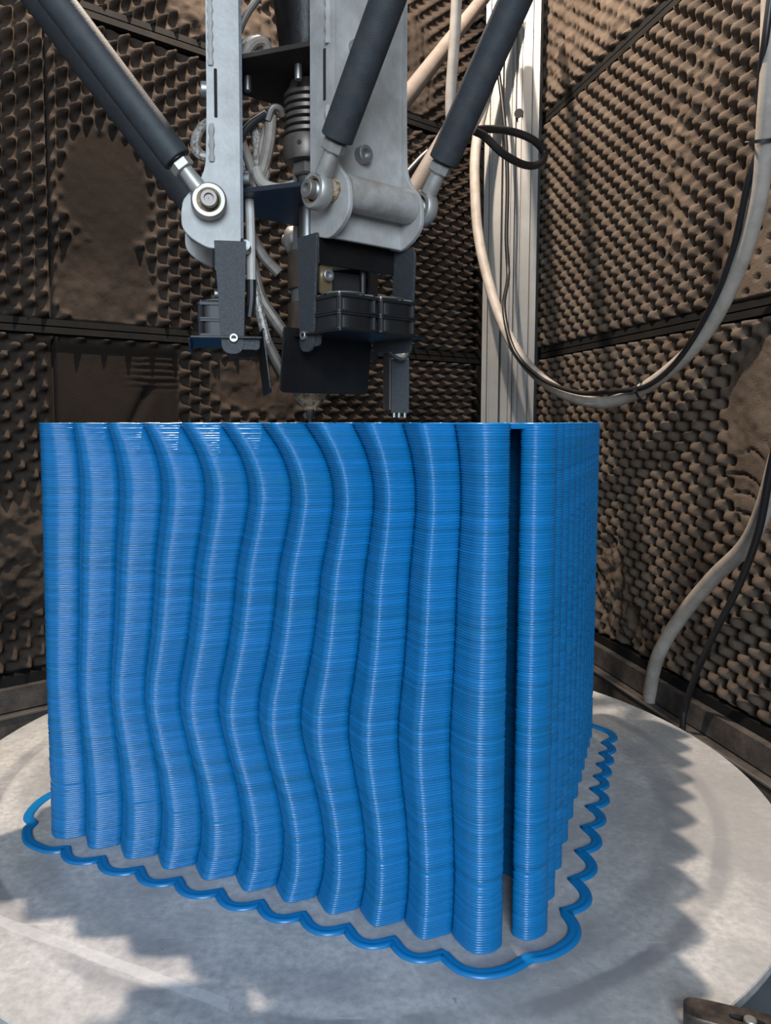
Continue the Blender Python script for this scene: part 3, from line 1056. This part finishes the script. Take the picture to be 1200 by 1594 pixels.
def fan_bracket(A, d, sgn, parent, wing_on=True, df=None):
    """sgn: sign of a for the tapered plate that faces the camera"""
    zt = .5975
    dt, d = d, d
    df = d if df is None else df
    plate = rounded([(.0445 + d, .512), (.0410 + d, zt), (.0675 + d, zt), (.0640 + d, .512), (.0635 + d, .5075), (.0455 + d, .5075)],
                    [.012, .001, .001, .012, .010, .010], 5)
    # tapered side plate
    tap = rounded([(.0420 + d, zt), (.0450 + d, .506), (.0625 + d, .506), (.0680 + d, zt)], [.001, .0085, .0085, .001], 6)
    br = MB().prism(tap, -.0012, .0012, A.side(sgn * .0412), .0003).build('fan_bracket', M['hammer'], parent)
    if True:
        xs = (-.0402, .0402)
        MB().prism([(xs[0], .574), (xs[1], .574), (xs[1], zt - .001), (xs[0], zt - .001)], -.0012, .0012, A.face(.0665 + d), .0003).build('cross_plate', M['black'], br)
        wing = rounded([(.0660 + d, .508), (.0660 + d, zt - .002), (.0900 + d, zt - .004), (.0925 + d, zt - .010), (.0880 + d, .508)], [.001, .001, .002, .003, .004])
        if wing_on:
            MB().prism(wing, -.0012, .0012, A.side(-sgn * .0412), .0003).build('side_wing', M['hammer'], br)
        sb = MB()
        socket_screw(sb, A.p(.0530 + d, sgn * .0424, .5190), A.t * sgn, .0036, .0034)
        sb.build('socket_screw', M['steel'], br)
        # tray under the fans with a lip at both ends
        tray = rounded([(.043 + df, -.0455), (.1035 + df, -.0455), (.1035 + df, .0455), (.043 + df, .0455)], .002)
        MB().prism(tray, -.0009, .0009, A.flat(.5195), .0003).build('fan_tray', M['black'], br)
        if not wing_on:
            MB().prism(rounded([(-.030, .511), (.030, .511), (.034, .5200), (-.034, .5200)], .002), -.0009, .0009, A.face(.1035 + df), .0002).build('tray_lip', M['bluesteel'], br)
        tab = rounded([(.050 + df, .5090), (.060 + df, .5090), (.060 + df, .5200), (.050 + df, .5200)], .0015)
        for q in (-1, 1):
            MB().prism(rounded([(.046 + df, .510), (.071 + df, .510), (.073 + df, .5200), (.046 + df, .5200)], .003), -.001, .001, A.side(q * .0395)).build('tray_tab', M['hammer'], br)
        # heat shield hanging from the inner edge, leaning inwards
        o = A.p(.0440 + df, 0, .5262)
        dn = unit(A.r * -.115 - Z)
        nn = np.cross(A.t, dn)
        sh = rounded([(-.0555, 0), (.0385, 0), (.0385, .0525), (-.0555, .0525)], [.002, .002, .005, .005], 5)
        if A is not AB:
            MB().prism([(x if sgn < 0 else -x, y) for x, y in sh], -.0008, .0008, (o, A.t, dn, nn), .0003).build('heat_shield', M['black'], br)
        for ac in (-.0212, .0212):
            fan(A, ac, .0770 + df, .5482, br)
        for q in (-.031, .012):
            MB().lathe([(.0024, .5205), (.0024, .585)], A.p(.060 + d, q, 0), Z, 10).build('standoff', M['plastic'], br)
        MB().prism(rounded([(-.030, .548), (.020, .548), (.020, .573), (-.030, .573)], .003), -.004, .004, A.face(.050 + d), .001).build('duct_box', M['backing'], br)
        cl = MB()
        socket_screw(cl, A.p(.0645 + d, -.030, .5660), A.r, .0048, .004)
        cl.build('clamp_screw', M['steel'], br)
        MB().prism(rounded([(-.036, .552), (-.024, .552), (-.024, .578), (-.036, .578)], .002), -.003, 0, A.face(.0643 + d), .0004).build('clamp_block', M['brass'], br)
    return br


fan_bracket(AR, .0025, -1, head, df=-.0005)
fan_bracket(AL, .0125, 1, head, wing_on=False, df=-.002)
fan_bracket(AB, .006, -1, head)
# duct plate of the rear bracket, seen right of the heat shield
dp = V(.0585, .768, 0)
ddx = unit(V(.97, .24, 0))
MB().prism(rounded([(-.0095, .4585), (.0088, .4585), (.0088, .512), (-.0095, .512)], .0012), -.0015, .0015, (dp, ddx, Z, np.cross(ddx, Z)), .0004).build('duct_plate', M['hammer'], head)
MB().prism([(-.0005, .462), (.020, .462), (.020, .525), (-.0005, .530)], -.0008, .0008, (dp - ddx * .0105, unit(V(-.24, .97, 0)), Z, ddx)).build('duct_side', M['brownsheet'], head)
for q in (-.006, -.001, .005):
    MB().lathe([(.0017, .4545), (.0017, .459)], dp + ddx * q, Z, 10).build('duct_screw', M['steel'], head)
MB().tube(spline([V(.047, .76, .523), V(.053, .757, .516), V(.060, .757, .513), V(.064, .76, .519)], 5), .0042, 10).build('lug_bolt', M['steel_dull'], head)
# clear shroud bits below the rear left ear
MB().prism(rounded([(.083, .599), (.101, .606), (.101, .62), (.083, .62)], [.010, .006, .002, .002]), -.002, .002, AL.side(-.0375)).build('rear_ear_lip', M['paint'], head)


# ------------------------------------------------------------------ delta rods
def rod(A, rho, a, z, rdir, length, label, m='sleeve', eye=None, r=.0121):
    eye = A.p(rho, a, z) if eye is None else eye
    dr = unit(A.r * rdir[0] + Z * rdir[1])
    t = thing('delta_rod', tuple(eye), label, 'rod', 'parallel arms of the delta print head')
    # sleeve
    p0, p1 = eye + dr * .0395, eye + dr * length
    MB().lathe([(.0095, 0), (r - .0006, 0.00), (r, .0008), (r, length - .04)], p0, dr, 28).build('sleeve', M[m], t)
    ins = MB().lathe([(.004, -.001), (.0092, -.001), (.0092, .003)], p0, dr, 20)
    ins.build('end_ring', M['rubber'], t)
    # rod end: eye housing, race, ball, shank, nut
    h = MB()
    w2 = .0055
    out_r, in_r, n = .0143, .0098, 36
    e1 = unit(dr - A.t * (dr @ A.t))
    e2 = np.cross(A.t, e1)

    def circ(rad, off):
        return [eye + A.t * off + rad * (e1 * math.cos(2 * math.pi * k / n) + e2 * math.sin(2 * math.pi * k / n)) for k in range(n)]
    h.rings([circ(in_r, -w2), circ(out_r - .0015, -w2), circ(out_r, -w2 + .0018), circ(out_r, w2 - .0018), circ(out_r - .0015, w2), circ(in_r, w2), circ(in_r, -w2)], False, False)
    h.tube([eye + e1 * .0125, eye + e1 * .019, eye + dr * .027, eye + dr * .036], [.0068, .0066, .0062, .0060], 16)
    rh = h.build('rod_end', M['rod_zinc'], t, angle=45)
    rc = MB()
    rc.rings([circ(in_r, -w2 + .0006), circ(.0084, -w2 + .0012), circ(.0084, w2 - .0012), circ(in_r, w2 - .0006)], False, False)
    rc.build('race', M['brass'], rh)
    bl = MB()
    bl.rings([circ(.0050, -.0066), circ(.0066, -.005), circ(.0083, 0), circ(.0066, .005), circ(.0050, .0066)])
    bl.build('ball', M['steel'], rh)
    nb = MB()
    nb.lathe([(.0082, 0), (.0092, .0010), (.0092, .0068), (.0082, .0078)], eye + dr * .0300, dr, 6, phase=.3)
    nb.build('lock_nut', M['rod_zinc'], t, angle=25)
    bo = MB()
    sg = 1 if a > 0 else -1
    socket_screw(bo, eye + A.t * sg * .0060, A.t * sg, .0070, .0052)
    bo.build('pivot_bolt', M['steel_dull'], t)
    return t


RD, LD, BD = (.588, .809), (.612, .791), (.79, .615)
rod(AR, .0850, -.0525, .6235, RD, .70, 'black delta rod in front of the right grey arm, nearest the nozzle axis')
rod(AR, .0935, .0500, .6262, RD, .70, 'rightmost black delta rod, crossing in front of the aluminium column')
rod(AL, .0842, .0475, .6265, LD, .95, 'thicker upper delta rod at top left, sunlit along its edge')
rod(AL, .0730, -.0475, .6143, LD, .95, 'lower delta rod at top left, mostly hidden behind another')
rod(Arm(67.2), .0885, .0475, .6325, (.796, .605), 1.2, 'long beige rod slanting up behind the right grey arm', 'sleeve_beige', eye=AB.p(.0885, .0520, .6325), r=.0125)
rod(AB, .1056, -.0470, .6556, (.805, .593), 1.2, 'short beige rod stub beside the rightmost black rod, behind it', 'sleeve_beige', eye=AB.p(.0935, -.0520, .6400), r=.0095)


# ------------------------------------------------------------------ wiring on the head
def wire(pts, r, m, name='wire', parent=head, k=6):
    return MB().tube(spline(pts, k), r, 10).build(name, M[m], parent)


# white hose down the left arm, black heat shrink, braid
wire([V(-.0795, .678, .660), V(-.0775, .676, .640), V(-.0765, .675, .61), V(-.0762, .675, .570)], .0040, 'hose', 'hose')
wire([V(-.0762, .675, .571), V(-.0765, .676, .555), V(-.0785, .677, .540)], .0042, 'rubber', 'heat_shrink')
wire([V(-.0775, .682, .600), V(-.0760, .682, .575), V(-.0700, .684, .545), V(-.0640, .686, .520), V(-.0610, .688, .510)], .0042, 'braid', 'braided_lead')
wire([V(-.0640, .686, .519), V(-.0560, .690, .503), V(-.0440, .694, .482)], .0050, 'lead', 'heater_lead')
wire([V(-.0790, .690, .615), V(-.0680, .692, .595), V(-.0540, .694, .580)], .0048, 'lead', 'heater_lead')
wire([V(-.0770, .684, .590), V(-.0700, .688, .560), V(-.0580, .690, .540), V(-.0450, .694, .522)], .0052, 'lead', 'heater_lead')
# bundle between the plates
wire([V(-.0600, .690, .712), V(-.0610, .690, .695), V(-.0660, .688, .670), V(-.0770, .688, .642)], .0052, 'wire')
wire([V(-.0610, .694, .712), V(-.0680, .692, .685), V(-.0650, .690, .665), V(-.0700, .690, .645)], .0042, 'wire')
wire([V(-.0640, .686, .712), V(-.0780, .682, .700), V(-.0880, .682, .685)], .0030, 'rubber')
wire([V(-.0640, .686, .7135), V(-.0780, .683, .7025), V(-.0890, .683, .689)], .0022, 'cable')
wire([V(-.0850, .688, .690), V(-.0780, .690, .672), V(-.0720, .690, .650), V(-.0720, .690, .642)], .0040, 'wire')
wire([V(-.0720, .683, .665), V(-.0660, .678, .652), V(-.0520, .676, .647), V(-.0380, .672, .649)], .0046, 'cable')
wire([V(-.0760, .694, .705), V(-.0720, .694, .69), V(-.0730, .694, .66), V(-.0800, .694, .642)], .0045, 'braid')
wire([V(-.0860, .694, .70), V(-.0840, .694, .68), V(-.0870, .694, .655), V(-.0850, .694, .642)], .0040, 'braid')
wire([V(-.062, .686, .7065), V(-.058, .684, .716), V(-.052, .686, .7165), V(-.050, .690, .712)], .0030, 'steel_dull', 'cable_clamp')
MB().lathe([(.0055, 0), (.0055, .018), (.005, .0185)], V(-.0915, .664, .650), V(.95, -.25, 0), 16).build('stub_bolt', M['steel'], head)
# coil of wires on the upper plate
wire([V(-.090, .685, .752), V(-.083, .682, .766), V(-.070, .682, .772), V(-.064, .686, .764), V(-.066, .690, .753)], .0036, 'braid')
wire([V(-.088, .680, .752), V(-.080, .676, .757), V(-.072, .676, .766), V(-.064, .680, .768), V(-.061, .686, .760)], .0045, 'wire')
wire([V(-.092, .690, .775), V(-.085, .688, .768), V(-.078, .686, .760), V(-.072, .686, .752)], .0034, 'braid')
wire([V(-.088, .686, .775), V(-.080, .690, .795), V(-.070, .695, .812), V(-.062, .70, .83)], .0032, 'steel_dull')
# braided loop left of the left arm
wire([V(-.108, .700, .715), V(-.121, .690, .700), V(-.124, .686, .684), V(-.116, .684, .676), V(-.104, .690, .680)], .0044, 'braid')
MB().lathe([(.0050, -.004), (.0050, .004)], V(-.0800, .664, .596), V(0, -1, .2), 14).build('hose_clip', M['steel'], head)


# ------------------------------------------------------------------ cables
def cable(name, pts, r, m, label, k=8):
    grp = {'power_cable': 'grey power cables on the right', 'signal_cable': 'thin black cables on the right'}.get(name)
    pts = spline(pts, k)
    b = MB().tube(pts, r, 14)
    return tag(b.build(name, M[m], loc=tuple(pts[-1])), label, 'cable', grp)


def pull(p, k):
    return V(p[0] * k, p[1] * k, .45 + (p[2] - .45) * k)


GREY = [(0.384, 1.8, 1.382), (0.364, 1.8, 1.3), (0.328, 1.79, 1.186), (0.302, 1.78, 1.071), (0.298, 1.77, 0.971), (0.307, 1.75, 0.841),
        (0.339, 1.7, 0.688), (0.379, 1.64, 0.583), (0.423, 1.55, 0.517), (0.465, 1.45, 0.487), (0.501, 1.37, 0.493), (0.531, 1.27, 0.532),
        (0.549, 1.18, 0.586), (0.553, 1.1, 0.665), (0.546, 1.04, 0.748), (0.53, 1.0, 0.838), (0.52, 0.98, 0.913), (0.513, 0.97, 0.996)]
cable('power_cable', [V(*p) for p in GREY], .0112, 'cable', 'thick dusty grey cable sagging in a long loop before the right wall')
BLK = [(0.346, 1.8, 1.272), (0.365, 1.79, 1.117), (0.374, 1.79, 0.991), (0.374, 1.79, 0.864), (0.377, 1.78, 0.777), (0.348, 1.68, 0.691),
       (0.36, 1.63, 0.599), (0.397, 1.56, 0.538), (0.444, 1.46, 0.505), (0.484, 1.37, 0.504), (0.508, 1.29, 0.511), (0.529, 1.22, 0.552),
       (0.538, 1.14, 0.623), (0.539, 1.09, 0.685), (0.531, 1.04, 0.764), (0.532, 1.02, 0.8), (0.518, 0.995, 0.869), (0.51, 0.97, 0.92), (0.512, 0.96, 0.996)]
cable('signal_cable', [V(*p) for p in BLK], .0044, 'rubber', 'thin black cable tied alongside the sagging thick grey cable')
cable('power_cable', [pull(p, .965) for p in [(0.553, .93, .50)]] + [pull(p, .965) for p in [(0.555, 0.98, 0.415), (0.57, 1.04, 0.335), (0.578, 1.1, 0.273), (0.573, 1.18, 0.211), (0.566, 1.27, 0.128), (0.555, 1.33, 0.044), (0.559, 1.37, -0.039), (0.568, 1.38, -0.103), (.57, 1.38, -.37)]],
      .0112, 'cable', 'thick grey cable running down behind the bed rim at right')
cable('signal_cable', [pull(p, .94) for p in [(.553, .95, .52)]] + [pull(p, .94) for p in [(0.559, 0.99, 0.448), (0.564, 1.02, 0.38), (0.574, 1.06, 0.298), (0.582, 1.12, 0.213), (0.581, 1.19, 0.117), (0.580, 1.24, 0.039), (0.574, 1.26, -0.022), (0.57, 1.26, -0.077), (.57, 1.26, -.37)]],
      .0048, 'rubber', 'black cable dropping from the right wall behind the bed, right of the grey one')
cable('looped_cable', [V(-.010, .86, .66), V(.005, .98, .70)] + [pull(p, 1.4) for p in [(0.048, 0.86, 0.697), (0.069, 0.87, 0.716), (0.095, 0.88, 0.744), (0.125, 0.89, 0.766), (0.155, 0.9, 0.777), (0.191, 0.92, 0.783), (0.222, 0.93, 0.777),
                                       (0.239, 0.94, 0.765), (0.23, 0.93, 0.749), (0.211, 0.92, 0.745), (0.184, 0.9, 0.75), (0.16, 0.89, 0.766), (0.144, 0.88, 0.772), (.148, .89, .80), (.160, .89, .835), (.178, .90, .875), (.192, .90, .916)]],
      .0062, 'rubber', 'black cable making a small loop behind the rightmost delta rod')
cable('flat_cable', [pull(p, .88) for p in [(.190, 1.3, 1.30), (0.187, 1.3, 1.162), (0.183, 1.3, 1.064), (0.178, 1.3, 0.974), (.181, 1.3, .93)]] + [V(.174, 1.144, .854), V(.199, 1.144, .894), V(.220, 1.144, .964), V(.248, 1.144, 1.06), V(.262, 1.144, 1.25)], .0078, 'cable',
      'grey cable hanging down between the right grey arm and the rightmost rod')
# cable ties
for c, ax, lbl in ((V(.506, 1.315, .5020), unit(V(.5, -1, .35)), 'black tie binding the grey and black cables at the loop bottom'),
                   (V(.5335, 1.012, .804), unit(V(-.1, -.3, 1)), 'black tie binding both cables at the right picture edge')):
    x = unit(np.cross(ax, Z if abs(ax[2]) < .8 else V(1, 0, 0)))
    y = np.cross(ax, x)
    b = MB()
    n = 22
    R = []
    for rr_, o_ in ((.0125, -.0022), (.0140, -.0022), (.0140, .0022), (.0125, .0022), (.0125, -.0022)):
        R.append([c + ax * o_ + rr_ * (x * math.cos(2 * math.pi * k / n) + 1.25 * y * math.sin(2 * math.pi * k / n)) for k in range(n)])
    b.rings(R, False, False)
    b.box(c + x * .0155, .006, .006, .006, x, y, ax, .0006)
    b.tube([c + x * .016, c + x * .022 + y * .004, c + x * .034 + y * .006], .0012, 6)
    tag(b.build('cable_tie', M['rubber'], loc=tuple(c)), lbl, 'cable tie', 'black ties on the sagging cables')

# ------------------------------------------------------------------ bed clamp
cu, cw = unit(V(.94, -.35, 0)), unit(V(.35, .94, 0))
co = V(.292, .5345, 0)
clamp = thing('bed_clamp', (co[0], co[1], 0), 'dark slotted steel clamp gripping the bed rim at bottom right', 'clamp')
nn_ = 32


def stadium(hl, hw_, n, pw=2.6):
    o_ = []
    for k in range(n):
        a = 2 * math.pi * k / n
        cx_, sy_ = math.cos(a), math.sin(a)
        o_.append((math.copysign(abs(cx_) ** (2 / pw), cx_) * hl, math.copysign(abs(sy_) ** (2 / pw), sy_) * hw_))
    return o_


out = stadium(.0385, .0125, nn_, 5.0)
inn = [(x + .004, y) for x, y in stadium(.0120, .0036, nn_, 3.0)]
out2 = [(x * .97, y * .93) for x, y in out]
b = MB()
fr_ = (co, cu, cw, Z)


def rg(pl, h):
    return [co + cu * a + cw * c_ + Z * h for a, c_ in pl]


b.rings([rg(inn, .0045), rg(out, .0045), rg(out, .0150), rg(out2, .0165), rg(inn, .0165), rg(inn, .0045)], False, False)
b.build('clamp_bar', M['clamp'], clamp)
MB().prism(stadium(.007, .0115, 20, 4), 0.0002, .0050, (co - cu * .0300, cu, cw, Z), .0006).build('clamp_foot', M['clamp'], clamp)
MB().lathe([(.0046, -.03), (.0046, .0170), (.0040, .0178)], co + cu * .006, Z, 18).build('clamp_stud', M['steel'], clamp)
MB().lathe([(.0075, .0002), (.0082, .001), (.0082, .0046)], co - cu * .004 - cw * .012, Z, 20).build('adjusting_nut', M['steel'], clamp)
